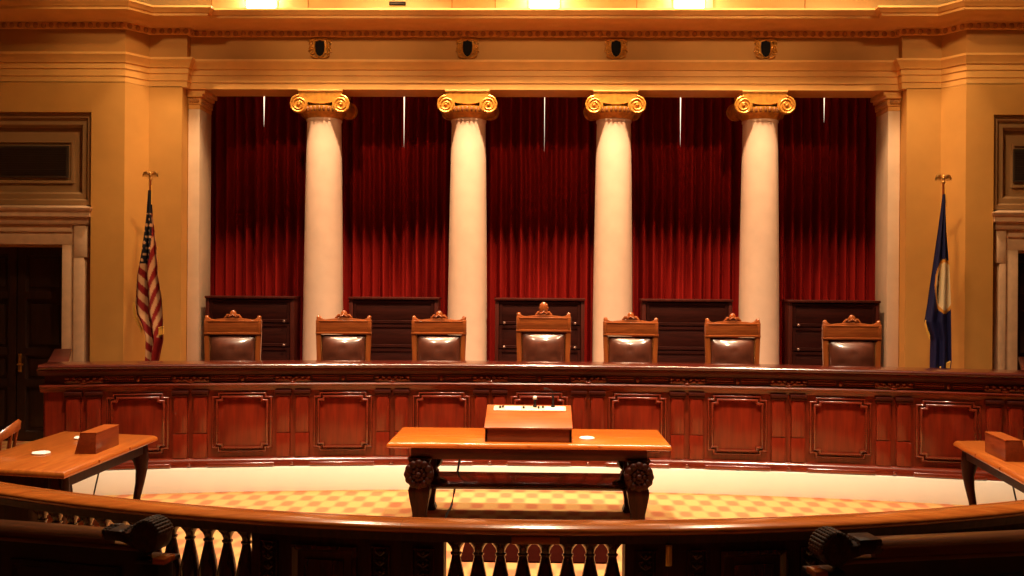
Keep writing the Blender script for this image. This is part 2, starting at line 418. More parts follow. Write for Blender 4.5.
# ================================================================== COLUMNS
def make_column(loc, label):
    t = thing('column', label, 'column', loc, 0, 'ionic columns before the curtains')
    bm = new(); H = 4.0
    pr = [(.30, .24), (.30, .27), (.278, .29)] + [(.278-.041*(k/12)**1.6, .3+(H-.32)*k/12) for k in range(13)] + [(.24, 3.99), (.248, 4.0), (.248, 4.02), (.235, 4.03)]
    lathe(bm, pr, 40); obj('shaft', bm, M['shaft'], t, 40)
    bm = new(); box(bm, -.37, .37, -.37, .37, 0, .1, None, .008)
    lathe(bm, [(.33, .1), (.365, .12), (.365, .15), (.34, .17), (.315, .18), (.31, .2), (.335, .21), (.335, .235), (.3, .245)], 40); obj('base', bm, M['marble'], t)
    # capital: echinus and cushion, with abacus, volutes and egg band of their own
    bm = new()
    lathe(bm, [(.23, 4.02), (.242, 4.03), (.29, 4.09), (.31, 4.14), (.31, 4.18)], 32)
    top = [(-.30, 4.372), (.30, 4.372)]
    low = [(.30-.6*k/12, 4.265 - .055*math.sin(PI*k/12)) for k in range(13)]
    prism(bm, top[:1] + [(-x, z) for x, z in low] + top[1:], -.27, .27, None)
    for s in (-1, 1):   # bolsters joining front and back volutes
        lathe(bm, [(.10, -.25), (.085, -.14), (.07, 0), (.085, .14), (.10, .25)], 20, TR(s*.288, 0, 4.195) @ RX(R(90)))
    cap = obj('capital', bm, M['gilt'], t, 40)
    bm = new(); box(bm, -.31, .31, -.29, .29, 4.372, 4.40, None, .012); obj('abacus', bm, M['trim'], cap)
    for s in (-1, 1):
        for f in (-1, 1):
            bm = new()
            lathe(bm, [(.0, -.02), (.120, -.02), (.120, .02), (.0, .02)], 24, TR(s*.288, f*.265, 4.195) @ RX(R(90)), cap=False)
            pts = []; rad = []
            for k in range(56):
                u = k/55; a = PI/2 + s*u*2*PI*2.4*(-1) ; r = .120*(1-u)**.75*.93+.008
                pts.append((s*.288 + r*math.cos(a), f*(.265+.018+.012*u), 4.195 + r*math.sin(a))); rad.append(.017*(1-.55*u))
            tube(bm, pts, .015, 6, None, rad)
            ball(bm, (s*.288, f*.292, 4.195), .022, None, 10)
            obj('volute', bm, M['gilt'], cap, 50)
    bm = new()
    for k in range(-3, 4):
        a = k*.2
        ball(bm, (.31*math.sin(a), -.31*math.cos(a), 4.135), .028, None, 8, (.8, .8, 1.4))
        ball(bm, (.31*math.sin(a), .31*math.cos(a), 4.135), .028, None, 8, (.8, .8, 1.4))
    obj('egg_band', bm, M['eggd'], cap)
    return t
CX = (-3.03, -1.01, 1.01, 3.03)
which = ('leftmost', 'second from the left', 'third from the left', 'rightmost')
c0 = make_column((CX[0], 13.0, DZ), 'cream marble column with gilt scroll capital, leftmost of the four')
for x, w in zip(CX[1:], which[1:]):
    dup(c0, (x, 13.0, DZ), 0, 'cream marble column with gilt scroll capital, %s of the four' % w)

# medallions on the frieze
def make_medallion(loc, label):
    t = thing('wall_medallion', label, 'medallion', loc, 0, 'medallions on the frieze')
    bm = new()
    shield = lambda s: [(s*x, s*z) for x, z in [(0, -.12), (.045, -.09), (.07, -.04), (.075, .03), (.068, .095), (.03, .105), (0, .12), (-.03, .105), (-.068, .095), (-.075, .03), (-.07, -.04), (-.045, -.09)]]
    frame_sweep(bm, shield(1.12), [(0, 0), (0, -.03), (.012, -.035), (.02, -.02), (.02, 0)])
    for s in (-1, 1):
        for z0, r in ((.07, .045), (-.045, .05), (.01, .035)):
            pts = [(s*(.11+r*(1-k/20)*math.cos(k*.5)*.9), -.018, z0+r*(1-k/20)*math.sin(k*.5)) for k in range(18)]
            tube(bm, pts, .011, 6)
        tube(bm, [(s*.04, -.015, .125), (s*.09, -.02, .13), (s*.13, -.02, .10), (s*.15, -.02, .13)], .012, 6)
        tube(bm, [(s*.03, -.015, -.125), (s*.08, -.02, -.125), (s*.13, -.02, -.09)], .012, 6)
    obj('scroll_frame', bm, M['gilt'], t)
    bm = new(); prism(bm, shield(1.0), -.022, 0); obj('shield', bm, M['onyx'], t)
    return t
m0 = make_medallion((CX[0], YC, 5.405), 'dark shield medallion in gilt scrolls above the leftmost column')
for x, w in zip(CX[1:], ('second column from the left', 'third column from the left', 'rightmost column')):
    dup(m0, (x, YC, 5.405), 0, 'dark shield medallion in gilt scrolls above the %s' % w)

# lamps and a vent on the attic wall
def make_lamp(loc, label):
    t = thing('wall_lamp', label, 'lamp', loc, 0, 'lamps above the cornice')
    bm = new(); box(bm, -.22, .22, -.10, .0, .42, .47, None, .005); box(bm, -.22, .22, -.02, 0, 0, .44); obj('housing', bm, M['trim'], t)
    bm = new(); box(bm, -.195, .195, -.09, -.02, .0, .42, None, .012); obj('lens', bm, M['lamp'], t)
    return t
l0 = make_lamp((-3.89, 12.9, 6.0), 'glowing rectangular lamp above the cornice, left of the others')
dup(l0, (.03, 12.9, 6.0), 0, 'glowing rectangular lamp above the cornice, middle of the three')
dup(l0, (2.02, 12.9, 6.0), 0, 'glowing rectangular lamp above the cornice, right of the others')
t = thing('air_vent', 'small dark slot vent above the cornice between two lamps', 'vent', (-2.0, 12.9, 6.05))
bm = new(); box(bm, -.115, .115, -.02, 0, 0, .05, None, .004); obj('frame', bm, M['onyx'], t)
bm = new(); box(bm, -.1, .1, -.026, -.02, .018, .03); obj('slot', bm, M['black'], t, 0)

# ================================================================== CURTAINS
edges = [(-5.0, -4.12), (-4.12, -3.08), (-3.08, -2.03), (-2.03, -1.03), (-1.03, .05), (.05, 1.03), (1.03, 2.05), (2.05, 3.08), (3.08, 4.15), (4.15, 5.0)]
bays = ('first bay from the left', 'second bay from the left', 'middle bay', 'second bay from the right', 'first bay from the right')
for i, (x0, x1) in enumerate(edges):
    inner_right = (i % 2 == 0)
    bm = new(); nx, nz = 110, 16; z0, z1 = .47, 5.0
    ph = random.random()*6; fr = random.uniform(7.6, 8.6); slit = (.0095, .007, .0028, .007, .0085)[i//2]
    rows = []
    sl_end = (4.25, 4.0, 4.15, 3.9, 4.2)[i//2]
    for j in range(nz+1):
        z = z0 + (z1-z0)*j/nz
        a, b = x0, x1
        op = slit*max(0, (z-sl_end)/(z1-sl_end))*1.6
        if inner_right: b = x1 - op + (.02 if z < sl_end else 0)
        else: a = x0 + op - (.0 if z < sl_end else 0)
        row = []
        for k in range(nx+1):
            u = k/nx; x = a+(b-a)*u
            X = x0+(x1-x0)*u
            w = math.sin(X*fr*2*PI*.9+ph + .7*math.sin(X*5.1+ph) ) + .25*math.sin(X*33+ph*2+.25*z)
            sharp = 1-2*abs(math.sin(w*.8+.4))**.8 if False else w
            amp = .006 + .062*min(1, u/.06, (1-u)/.06)
            row.append(bm.verts.new((x, 13.80 + amp*sharp + (.02 if inner_right == (x0+x1 < 0) else -.02), z)))
        rows.append(row)
    for j in range(nz):
        for k in range(nx): bm.faces.new((rows[j][k], rows[j][k+1], rows[j+1][k+1], rows[j+1][k]))
    o = obj('curtain', bm, M['velvet'], None, 60)
    tag(o, 'dark red velvet curtain, %s half of the %s between the columns' % ('left' if inner_right else 'right', bays[i//2]), 'curtain', 'red velvet curtains')

# ================================================================== BOOKCASES
def make_case(loc, label, w=1.23):
    h = 1.56
    t = thing('bookcase', label, 'bookcase', loc, 0, 'bookcases between the columns')
    bm = new(); box(bm, -w/2+.03, w/2-.03, .05, .36, .02, h-.04); obj('carcass', bm, M['case'], t, 0)
    bm = new(); box(bm, -w/2-.01, w/2+.01, -.015, .37, h-.035, h, None, .006); obj('top', bm, M['case_z'], t)
    for s in (-1, 1):
        bm = new(); xx = sorted((s*w/2, s*(w/2-.05))); box(bm, xx[0], xx[1], 0, .37, 0, h-.035, None, .004); obj('side_panel', bm, M['case_z'], t)
    bm = new(); box(bm, -w/2+.04, w/2-.04, .01, .3, 0, .1, None, .004); obj('base', bm, M['case'], t)
    zt = h-.045
    for r_ in range(4):
        z1 = zt - r_*.331; z0 = z1-.318
        bm = new(); box(bm, -w/2+.055, w/2-.055, .012, .05, z0+.0, z1, None, .004)
        frame_sweep(bm, rect(-w/2+.06, w/2-.06, z0+.004, z1-.004), [(0, .02), (0, .004), (.035, .004), (.04, .014), (.04, .02)])
        d = obj('door', bm, M['case'], t)
        for s in (-1, 1):
            bm = new(); lathe(bm, [(.006, 0), (.006, .012), (.016, .018), (.018, .026), (.010, .034)], 12, TR(s*(w/2-.13), .006, z0+.02) @ RX(R(90)) ); obj('knob', bm, M['knob'], d)
    return t
k0 = make_case((-4.02, 12.85, DZ), 'low dark wooden bookcase with stacked flap doors behind the first chair from the left')
for x, l in ((-2.02, 'low dark wooden bookcase with stacked flap doors between the two left columns'), (0., 'low dark wooden bookcase with stacked flap doors behind the tall centre chair'),
             (2.02, 'low dark wooden bookcase with stacked flap doors between the two right columns'), (4.02, 'low dark wooden bookcase with stacked flap doors behind the rightmost chair')):
    dup(k0, (x, 12.85, DZ), 0, l)

# ================================================================== FLAGS
def make_flag(loc, label, kind):
    t = thing('flag', label, 'flag', loc, 0)
    bm = new(); lathe(bm, [(.17, 0), (.17, .03), (.15, .05), (.06, .08), (.04, .14), (.03, .2)], 28); obj('base', bm, M['brass'], t)
    bm = new(); tube(bm, [(0, 0, .1), (0, 0, 1.6), (0, 0, 3.07)], .014, 10); obj('pole', bm, M['chair_z'], t)
    # gilt eagle finial
    bm = new(); ball(bm, (0, 0, 3.05), .028); ball(bm, (0, -.005, 3.105), .03, None, 12, (.85, .8, 1.4)); ball(bm, (0, -.025, 3.155), .02); tube(bm, [(0, -.04, 3.155), (0, -.06, 3.148)], .006, 6)
    for s in (-1, 1):
        pts = [(s*.02, 0, 3.12), (s*.06, 0, 3.165), (s*.10, 0, 3.16), (s*.125, 0, 3.12), (s*.13, 0, 3.07)]
        tube(bm, pts, .02, 8, None, [.02, .024, .02, .014, .004])
        for q in range(4): tube(bm, [(s*(.05+.02*q), 0, 3.15), (s*(.045+.022*q), 0, 3.06+.008*q)], .009, 6, None, [.011, .003])
    tube(bm, [(-.03, 0, 3.04), (0, .01, 3.06), (.03, 0, 3.04)], .012, 6)
    bmesh.ops.transform(bm, matrix=TR(0, 0, 3.06) @ Matrix.Scale(.75, 4) @ TR(0, 0, -3.02), verts=bm.verts)
    obj('eagle_finial', bm, M['brass'], t)
    # hanging cloth: silhouette of left and right edges by height, deep vertical folds
    zt = 2.93
    if kind == 'us':
        L = [(0, -.015), (.35, -.04), (.75, -.10), (1.1, -.165), (1.45, -.185), (1.60, -.17), (1.75, -.10), (1.9, -.05), (2.25, -.04)]
        Rr = [(0, .015), (.35, .035), (.75, .075), (1.1, .10), (1.4, .145), (1.7, .16), (1.95, .155), (2.25, .10)]
    else:
        L = [(0, -.015), (.3, -.05), (.7, -.10), (1.1, -.15), (1.4, -.185), (1.62, -.215), (1.72, -.19), (1.85, -.145), (2.3, -.15)]
        Rr = [(0, .012), (.5, .035), (1.0, .075), (1.4, .09), (1.8, .095), (2.1, .10), (2.3, .085)]
    def ip(tb, h):
        for (a, va), (b, vb) in zip(tb, tb[1:]):
            if a <= h <= b: return va+(vb-va)*(h-a)/(b-a)
        return tb[-1][1]
    bm = new(); nu, nv = 72, 170; Hh = 2.25; cl = bm.loops.layers.color.new('Col'); G = []; C = {}
    red, wh, bl = (.52, .022, .018), (.80, .60, .42), (.022, .026, .10)
    for j in range(nv+1):
        h = Hh*j/nv; row = []
        l, r = ip(L, h)*1.1, ip(Rr, h)*(1.35 if kind == 'us' else 1.1)
        for i in range(nu+1):
            u = i/nu; fold = math.sin(u*PI*5+.6*h)
            x = l+(r-l)*u + .010*math.cos(u*PI*5)*min(1, h)
            y = -.02 + (.055 if kind == 'us' else .028)*min(1, .25+h)*fold - .03*math.sin(PI*u)
            v = bm.verts.new((x, y, zt-h)); row.append(v)
            if kind == 'us':
                inblue = (h < .95 - .35*max(0, u-.5) and u < .80 - .25*max(0, h-.4)) or h < .3
                if inblue:
                    a, b = x/.052+.3, h/.075; k = round(b); aa = a+(k % 2)*.5
                    c = wh if h > .30 and ((aa-round(aa))**2*.6 + (b-k)**2) < .055 else bl
                elif u < .62:
                    s_ = (h - (x+.2)*1.35)/.105; c = red if int(math.floor(s_)) % 2 == 0 else wh
                else:
                    s_ = (h*.25 + (x)*1.0)/.040; c = red if int(math.floor(s_)) % 2 == 0 else wh
                    if h > 1.9: c = red if u > .5 else wh
            else:
                c = (.045, .05, .27)
                dx, dz = (x-.01)/.135, (h-1.17)/.35
                rr = math.hypot(dx, dz)
                if rr < 1:
                    c = (.92, .84, .66) if rr < .88 else (.85, .58, .20)
                    if x < -.06 and rr < .82:
                        q = math.sin(x*90)*math.sin(h*31+x*20)
                        c = (.08, .02, .02) if q > -.1 else ((.35, .08, .03) if q > -.5 else (.6, .5, .35))
            C[v] = c
        G.append(row)
    for j in range(nv):
        for i in range(nu):
            f = bm.faces.new((G[j][i], G[j+1][i], G[j+1][i+1], G[j][i+1]))
            for lp in f.loops: lp[cl] = (*C[lp.vert], 1)
    cl_o = obj('cloth', bm, M['flag'], t, 60)
    # gold fringe along the lower left hem and foot
    bm = new()
    hs = [1.45+.8*k/30 for k in range(31)] if kind == 'us' else [1.60+.7*k/30 for k in range(31)]
    hs = [h for h in hs if h < (1.80 if kind == 'us' else 1.79)]
    tube(bm, [(ip(L, h)*1.1+.01, -.03, zt-h-.01) for h in hs], .009, 6)
    for h in hs:
        x = ip(L, h)*1.1; tube(bm, [(x+.012, -.03, zt-h), (x+.005, -.035, zt-h-.03), (x+.008, -.035, zt-h-.055)], .007, 5)
    obj('fringe', bm, M['fringe'], t)
    bm = new()
    if kind == 'us':
        tube(bm, [(.13, -.035, zt-1.78), (.20, -.035, zt-1.76)], .010, 6)
        for k in range(14): tube(bm, [(.135+k*.005, -.035, zt-1.78), (.137+k*.005, -.04, zt-1.88+.002*k)], .006, 5)
    else:
        tube(bm, [(-.04, -.035, zt-2.20), (.09, -.035, zt-2.12)], .010, 6)
        for k in range(14): tube(bm, [(-.04+.01*k, -.035, zt-2.20+.006*k), (-.04+.01*k, -.04, zt-2.30+.004*k)], .007, 5)
    obj('fringe', bm, M['fringe'], t)
    bm = new(); tube(bm, [(.018, -.005, 3.0), (.026, -.02, 2.9), (.03, -.03, 2.75)], .006, 5)
    obj('tassel_cord', bm, M['fringe'], t)
    return t
make_flag((-5.06, 12.0, DZ), 'striped national flag with stars hanging from an eagle-topped pole', 'us')
make_flag((5.12, 12.0, DZ), 'dark blue flag with white seal hanging from an eagle-topped pole', 'mn')

# ================================================================== JUDGES' CHAIRS
def make_judge_chair(loc, rz, label, big=False):
    t = thing('judge_chair', label, 'chair', loc, rz, 'high-backed chairs behind the bench')
    top = 1.375 if big else 1.325
    bh = .19 if not big else .20
    W = .655
    # crest rail with shaped top, small ears at both ends
    bm = new()
    p = [(-W/2, top-bh), (W/2, top-bh), (W/2, top-.005), (W/2-.035, top+.012), (W/2-.07, top-.012), (W/2-.11, top-.018), (.2, top-.014), (0, top+.008), (-.2, top-.014), (-W/2+.11, top-.018), (-W/2+.07, top-.012), (-W/2+.035, top+.012), (-W/2, top-.005)]
    prism(bm, p, .19, .255, None, .005)
    box(bm, -W/2-.008, W/2+.008, .182, .262, top-bh-.004, top-bh+.022, None, .006)
    box(bm, -W/2-.006, W/2+.006, .183, .262, top-.045, top-.028, None, .005)
    for s in (-1, 1):
        box(bm, s*(W/2-.015)-.02, s*(W/2-.015)+.02, .183, .265, top-bh, top-.02, None, .006)
        ball(bm, (s*(W/2-.022), .222, top+.006), .026)
    cr = obj('crest_rail', bm, M['chair'], t)
    bm = new(); f = 1.9 if big else 1.
    ball(bm, (0, .22, top+.045+.035*(f-1)), .050*(.9+.3*(f-1)), None, 12, (.9, .6, 1.1*(1+.35*(f-1))))
    if big:
        for k in range(10):
            a = 2*PI*k/10; ball(bm, (.04*math.cos(a), .215, top+.085+.055*math.sin(a)), .02, None, 8, (1, .7, 1))
    for s in (-1, 1):
        tube(bm, [(s*.02, .22, top+.02), (s*.07, .215, top+.028), (s*.085, .215, top+.008), (s*.105, .215, top+.002)], .016, 8, None, [.022, .02, .016, .006])
        tube(bm, [(s*.03, .2, top+.0), (s*.06, .19, top+.03), (s*.045, .19, top+.045)], .012, 8)
    for k in range(5): ball(bm, ((k-2)*.017, .19, top+.02+.010*(2-abs(k-2))), .012, None, 8)
    obj('carved_finial', bm, M['chair'], cr)
    for s in (-1, 1):
        bm = new()
        rings = []
        for z, x, y, w in ((.0, .27, .30, .05), (.45, .285, .20, .06), (.9, .295, .19, .058), (top-bh+.01, .305, .195, .058)):
            rings.append([(s*(x)-w/2, y, z), (s*x+w/2, y, z), (s*x+w/2, y+.06, z), (s*x-w/2, y+.06, z)])
        loft(bm, rings); bmesh.ops.bevel(bm, geom=bm.edges[:], offset=.006, segments=2, affect='EDGES')
        obj('back_post', bm, M['chair_z'], t)
    # leather back pad, bulging
    bm = new(); nx, nz = 20, 24; G = []
    zt, zb = top-bh-.012, .60
    for j in range(nz+1):
        row = []
        for i in range(nx+1):
            u, v = i/nx, j/nz
            b = (max(0, 1-(2*u-1)**2)**.55)*(1-math.exp(-(1-v)*8))*(1-math.exp(-v*9))
            dm = .0
            for bu, bv in ((.5, .28), (.5, .7), (.25, .5), (.75, .5)): dm += .010*math.exp(-((u-bu)**2*250+(v-bv)**2*250))
            row.append(bm.verts.new(((u-.5)*.545, .225-.135*b+dm, zb+(zt-zb)*v)))
        G.append(row)
    for j in range(nz):
        for i in range(nx): bm.faces.new((G[j][i], G[j][i+1], G[j+1][i+1], G[j+1][i]))
    box(bm, -.272, .272, .222, .245, zb, zt)
    pad = obj('back_pad', bm, M['leather'], t, 60)
    bm = new()
    for k in range(26):
        for s in (-1, 1): ball(bm, (s*.268, .208, zb+.02+(zt-zb-.04)*k/25), .0085, None, 6)
    obj('nailhead_trim', bm, M['nail'], pad)
    bm = new(); box(bm, -.30, .30, .20, .25, .50, .61, None, .01); obj('lower_rail', bm, M['chair'], t)
    bm = new(); box(bm, -.31, .31, -.32, .26, .40, .46, None, .012); obj('seat_frame', bm, M['chair'], t)
    bm = new(); box(bm, -.29, .29, -.31, .20, .46, .54, None, .035, 3); obj('seat', bm, M['leather'], t)
    for s in (-1, 1):
        bm = new(); tube(bm, [(s*.30, .2, .72), (s*.31, 0, .73), (s*.31, -.22, .73), (s*.31, -.28, .70)], .028, 10); tube(bm, [(s*.30, -.22, .43), (s*.31, -.2, .72)], .022, 8); obj('armrest', bm, M['chair'], t)
        bm = new(); lathe(bm, [(.02, 0), (.03, .03), (.022, .1), (.03, .3), (.034, .41)], 12, TR(s*.27, -.27, 0)); obj('leg', bm, M['chair_z'], t)
    return t
def px_chair(px, Y): return ((px-540)*Y/934)
chs = [(232, 10.95, 4, 'leftmost high-backed oak chair with brown leather back, before the first bookcase'),
       (344, 11.25, 3, 'high-backed oak chair with leather back before the leftmost column'),
       (439, 11.35, 0, 'high-backed oak chair with leather back, left of the second column from the left'),
       (628, 11.35, -9, 'high-backed oak chair with leather back before the third column, turned slightly sideways'),
       (733, 11.25, 3, 'high-backed oak chair with leather back, left of the rightmost column'),
       (849, 10.95, -3, 'rightmost high-backed oak chair with brown leather back, nearest the blue flag')]
j0 = None
for px, Y, a, lab in chs:
    p = (px_chair(px, Y), Y-.2, DZ)
    if j0 is None: j0 = make_judge_chair(p, R(a), lab)
    else: dup(j0, p, R(a), lab)
make_judge_chair((px_chair(543, 11.4), 11.2, DZ), R(-3), 'tallest high-backed chair with large carved crest at centre of the bench', True)

# ================================================================== JUDGES' BENCH
bench = thing('judges_bench', 'long curved dark red mahogany bench with nine notched panels', 'bench', (0, 0, 0))
bm = new(); arc_sweep_b(bm, [(-.06, .25), (0, .25), (0, 1.14), (-.06, 1.14)], -AEND, AEND, 72); obj('front_wall', bm, M['bench_v'], bench)
bm = new(); arc_sweep_b(bm, [(-.34, 1.293), (.085, 1.293), (.105, 1.298), (.112, 1.315), (.106, 1.327), (.094, 1.337), (.08, 1.341), (-.34, 1.341)], -AEND-.002, AEND+.002, 90); obj('top_rail', bm, M['bench_t'], bench, 60)
bm = new(); arc_sweep_b(bm, [(-.06, 1.225), (.022, 1.225), (.03, 1.25), (.055, 1.275), (.085, 1.285), (.085, 1.293), (-.06, 1.293)], -AEND-.003, AEND+.003, 72); obj('cove_moulding', bm, M['bench_d'], bench)
bm = new(); arc_sweep_b(bm, [(-.06, 1.135), (.018, 1.135), (.018, 1.225), (-.06, 1.225)], -AEND, AEND, 72)
fr_o = obj('frieze', bm, M['bench_d'], bench)
bm = new(); arc_sweep_b(bm, [(-.06, 1.055), (.014, 1.055), (.020, 1.095), (.05, 1.105), (.055, 1.12), (.045, 1.135), (-.06, 1.135)], -AEND-.002, AEND+.002, 72); obj('architrave', bm, M['bench_h'], bench, 50)
bm = new(); arc_sweep_b(bm, [(-.06, .25), (.075, .25), (.075, .306), (.068, .32), (.056, .333), (.040, .342), (.02, .345), (-.06, .345)], -AEND-.002, AEND+.002, 72); obj('plinth', bm, M['bench_m'], bench, 60)
# desk behind the parapet
bm = new(); arc_sweep_b(bm, [(-.75, 1.13), (-.06, 1.13), (-.06, 1.17), (-.75, 1.17)], -AEND+.01, AEND-.01, 48); obj('desk_top', bm, M['bench_d'], bench)
da = 1.055/BR
# carved frieze ornaments
proto_c = proto_l = None
for i in range(-9, 10):
    a = i*da/2
    if abs(a) > AEND-.008: continue
    if i % 2:      # leaf spray over the pilaster pairs
        if proto_c is None:
            bm = new()
            ball(bm, (0, -.02, 1.175), .022, None, 10, (1, .7, 1))
            for s in (-1, 1):
                for k in range(5):
                    x = s*(.035+.032*k); ball(bm, (x, -.018, 1.182+.012*(-1)**k), .018, None, 8, (1.3, .6, .8))
                    ball(bm, (x+s*.012, -.018, 1.162), .012, None, 8, (1.4, .6, .8))
            tube(bm, [(-.03, -.02, 1.15), (0, -.03, 1.143), (.03, -.02, 1.15)], .012, 8); box(bm, -.185, .185, -.008, .004, 1.14, 1.20, None, .003)
            proto_c = obj('leaf_carving', bm, M['bench_h'], bench, 60, bM(.018, a))
        else: part_copy(proto_c, bench, bM(.018, a))
    else:          # long bead and husk run over the panels, boss at its centre
        if proto_l is None:
            bm = new(); ball(bm, (0, -.01, 1.18), .026, None, 10, (.8, .7, 1.3))
            for s in (-1, 1):
                for k in range(15): ball(bm, (s*(.05+.0185*k), -.006, 1.185), .0105, None, 6, (1, .8, 1.1))
                tube(bm, [(s*.045, -.004, 1.208), (s*.33, -.004, 1.208)], .007, 6); tube(bm, [(s*.045, -.004, 1.162), (s*.33, -.004, 1.162)], .007, 6)
            proto_l = obj('husk_carving', bm, M['bench_h'], bench, 60, bM(.018, a))
        else: part_copy(proto_l, bench, bM(.018, a))
# panels with notched corners
def panel_poly(w, h, nt):
    x, z = w/2, h/2
    return [(-x+nt, -z), (x-nt, -z), (x-nt, -z+nt*.7), (x, -z+nt*.7), (x, z-nt*.7), (x-nt, z-nt*.7), (x-nt, z), (-x+nt, z), (-x+nt, z-nt*.7), (-x, z-nt*.7), (-x, -z+nt*.7), (-x+nt, -z+nt*.7)]
PZ = .715
bm = new(); prism(bm, panel_poly(.50, .535, .055), -.012, .01, None, .004)
pp = obj('panel', bm, M['bench_v'], bench, 30, bM(0, -4*da, PZ))
bm = new()
frame_sweep(bm, panel_poly(.625, .64, .06), [(0, 0), (0, -.010), (.003, -.019), (.009, -.027), (.018, -.030), (.024, -.014), (.026, 0)])
frame_sweep(bm, panel_poly(.55, .575, .055), [(0, 0), (.0, -.010), (.004, -.022), (.012, -.033), (.024, -.040), (.032, -.02), (.034, 0)])
mo = obj('panel_moulding', bm, M['bench_m'], pp, 60)
for i in range(-3, 5):
    c = part_copy(pp, bench, bM(0, i*da, PZ)); part_copy(mo, c, Matrix.Identity(4))
# pilasters in pairs
bm = new(); box(bm, -.072, .072, -.045, .005, .345, .60, None, .004); box(bm, -.068, .068, -.042, .005, .606, 1.0, None, .006)
box(bm, -.052, .052, -.048, -.04, .62, .985, None, .004)
pil = obj('pilaster', bm, M['bench_v'], bench, 30, bM(0, -4.5*da-.1/BR))
bm = new(); box(bm, -.078, .078, -.055, .005, .995, 1.02, None, .006); box(bm, -.086, .086, -.065, .005, 1.02, 1.056, None, .008)
for s in (-1, 1): lathe(bm, [(.002, -.03), (.02, -.03), (.02, .005), (.002, .005)], 12, TR(s*.066, -.04, 1.012) @ RX(R(90)))
pcap = obj('pilaster_capital', bm, M['bench_d'], pil, 40)
for i in range(-5, 5):
    for s in (-1, 1):
        if i == -5 and s == -1: continue
        c = part_copy(pil, bench, bM(0, (i+.5)*da + s*.1/BR)); part_copy(pcap, c, Matrix.Identity(4))
# plinth blocks under the panels, little studs under the pilasters
bm = new(); box(bm, -.345, .345, -.115, 0, .252, .302, None, .018, 4); pb = obj('plinth_block', bm, M['bench_m'], bench, 50, bM(0, -4*da))
for i in range(-3, 5): part_copy(pb, bench, bM(0, i*da))
bm = new(); box(bm, -.018, .018, -.105, 0, .265, .302, None, .014, 4); sb = obj('plinth_stud', bm, M['bench_m'], bench, 50, bM(0, -4.5*da))
for i in range(-4, 5): part_copy(sb, bench, bM(0, (i+.5)*da))
# end returns going back toward the doors
for s in (-1, 1):
    ex, ey = bP(-.02, AEND); ex *= s
    p0 = Vector((ex, ey)); p1 = Vector((s*6.15, 11.7)); d = (p1-p0); L = d.length; ang = math.atan2(d.y, d.x)
    m4 = TR(p0.x, p0.y, 0) @ RZ(ang)
    y0, y1 = (-.20, 0) if s < 0 else (0, .20)
    bm = new(); box(bm, 0.02, L, y0*.25+(0 if s < 0 else 0), y1*.25, .2, 1.293, m4)
    er = obj('end_return', bm, M['bench_v'], bench, 0)
    bm = new(); box(bm, -.04, L, y0, y1, 1.293, 1.339, m4, .010); obj('return_ledge', bm, M['bench_d'], er)
    bm = new()
    for k in range(2):
        frame_sweep(bm, rect(.3+k*1.1, 1.2+k*1.1, .4, 1.05), [(0, 0), (0, .03), (.03, .03), (.03, 0)] if s < 0 else [(0, 0), (0, -.03), (.03, -.03), (.03, 0)], m4)
    obj('return_moulding', bm, M['bench_h'], er)

# ================================================================== CENTRE TABLE
TX = -.09
tb = thing('counsel_table', 'long mahogany table carrying the lectern, in front of the bench', 'table', (TX, 8.75, 0))
bm = new()
def tab_top(bm, w, d, z0, z1):
    # moulded edge slab
    pr = [(-.02, z0), (-.006, z0+.004), (0, z0+.012), (0, z0+.020), (-.003, z0+.030), (-.010, z0+.041), (-.020, z0+.050), (-.030, z1)]
    rings = []
    for o, z in [(-.05, z0)] + pr:
        rings.append([(-w/2-o, -d/2-o, z), (w/2+o, -d/2-o, z), (w/2+o, d/2+o, z), (-w/2-o, d/2+o, z)])
    rings = [[(sx*(w/2+o), sy*(d/2+o), z) for sx, sy in ((-1, -1), (1, -1), (1, 1), (-1, 1))] for o, z in pr]
    loft(bm, rings)
tab_top(bm, 2.54, .90, .727, .782); tt = obj('tabletop', bm, M['table'], tb, 50)
for x in (-.63, 0, .63):
    bm = new(); box(bm, x-.012, x+.012, -.462, -.448, .742, .77, None, .003); obj('edge_stud', bm, M['table'], tt)
bm = new()
frame_sweep(bm, rect(-1.06, 1.06, .618, .727), [(0, -.36), (0, -.33), (.001, -.33), (.001, -.36)])
box(bm, -1.06, 1.06, -.37, -.335, .618, .727, None, .004); box(bm, -1.06, 1.06, .335, .37, .618, .727, None, .004)
box(bm, -1.06, -1.02, -.36, .36, .618, .727); box(bm, 1.02, 1.06, -.36, .36, .618, .727); obj('apron', bm, M['bench_d'], tb)
bm = new(); box(bm, -.92, .92, -.30, .36, .335, .365, None, .006); obj('shelf', bm, M['shelf'], tb)
legm = None
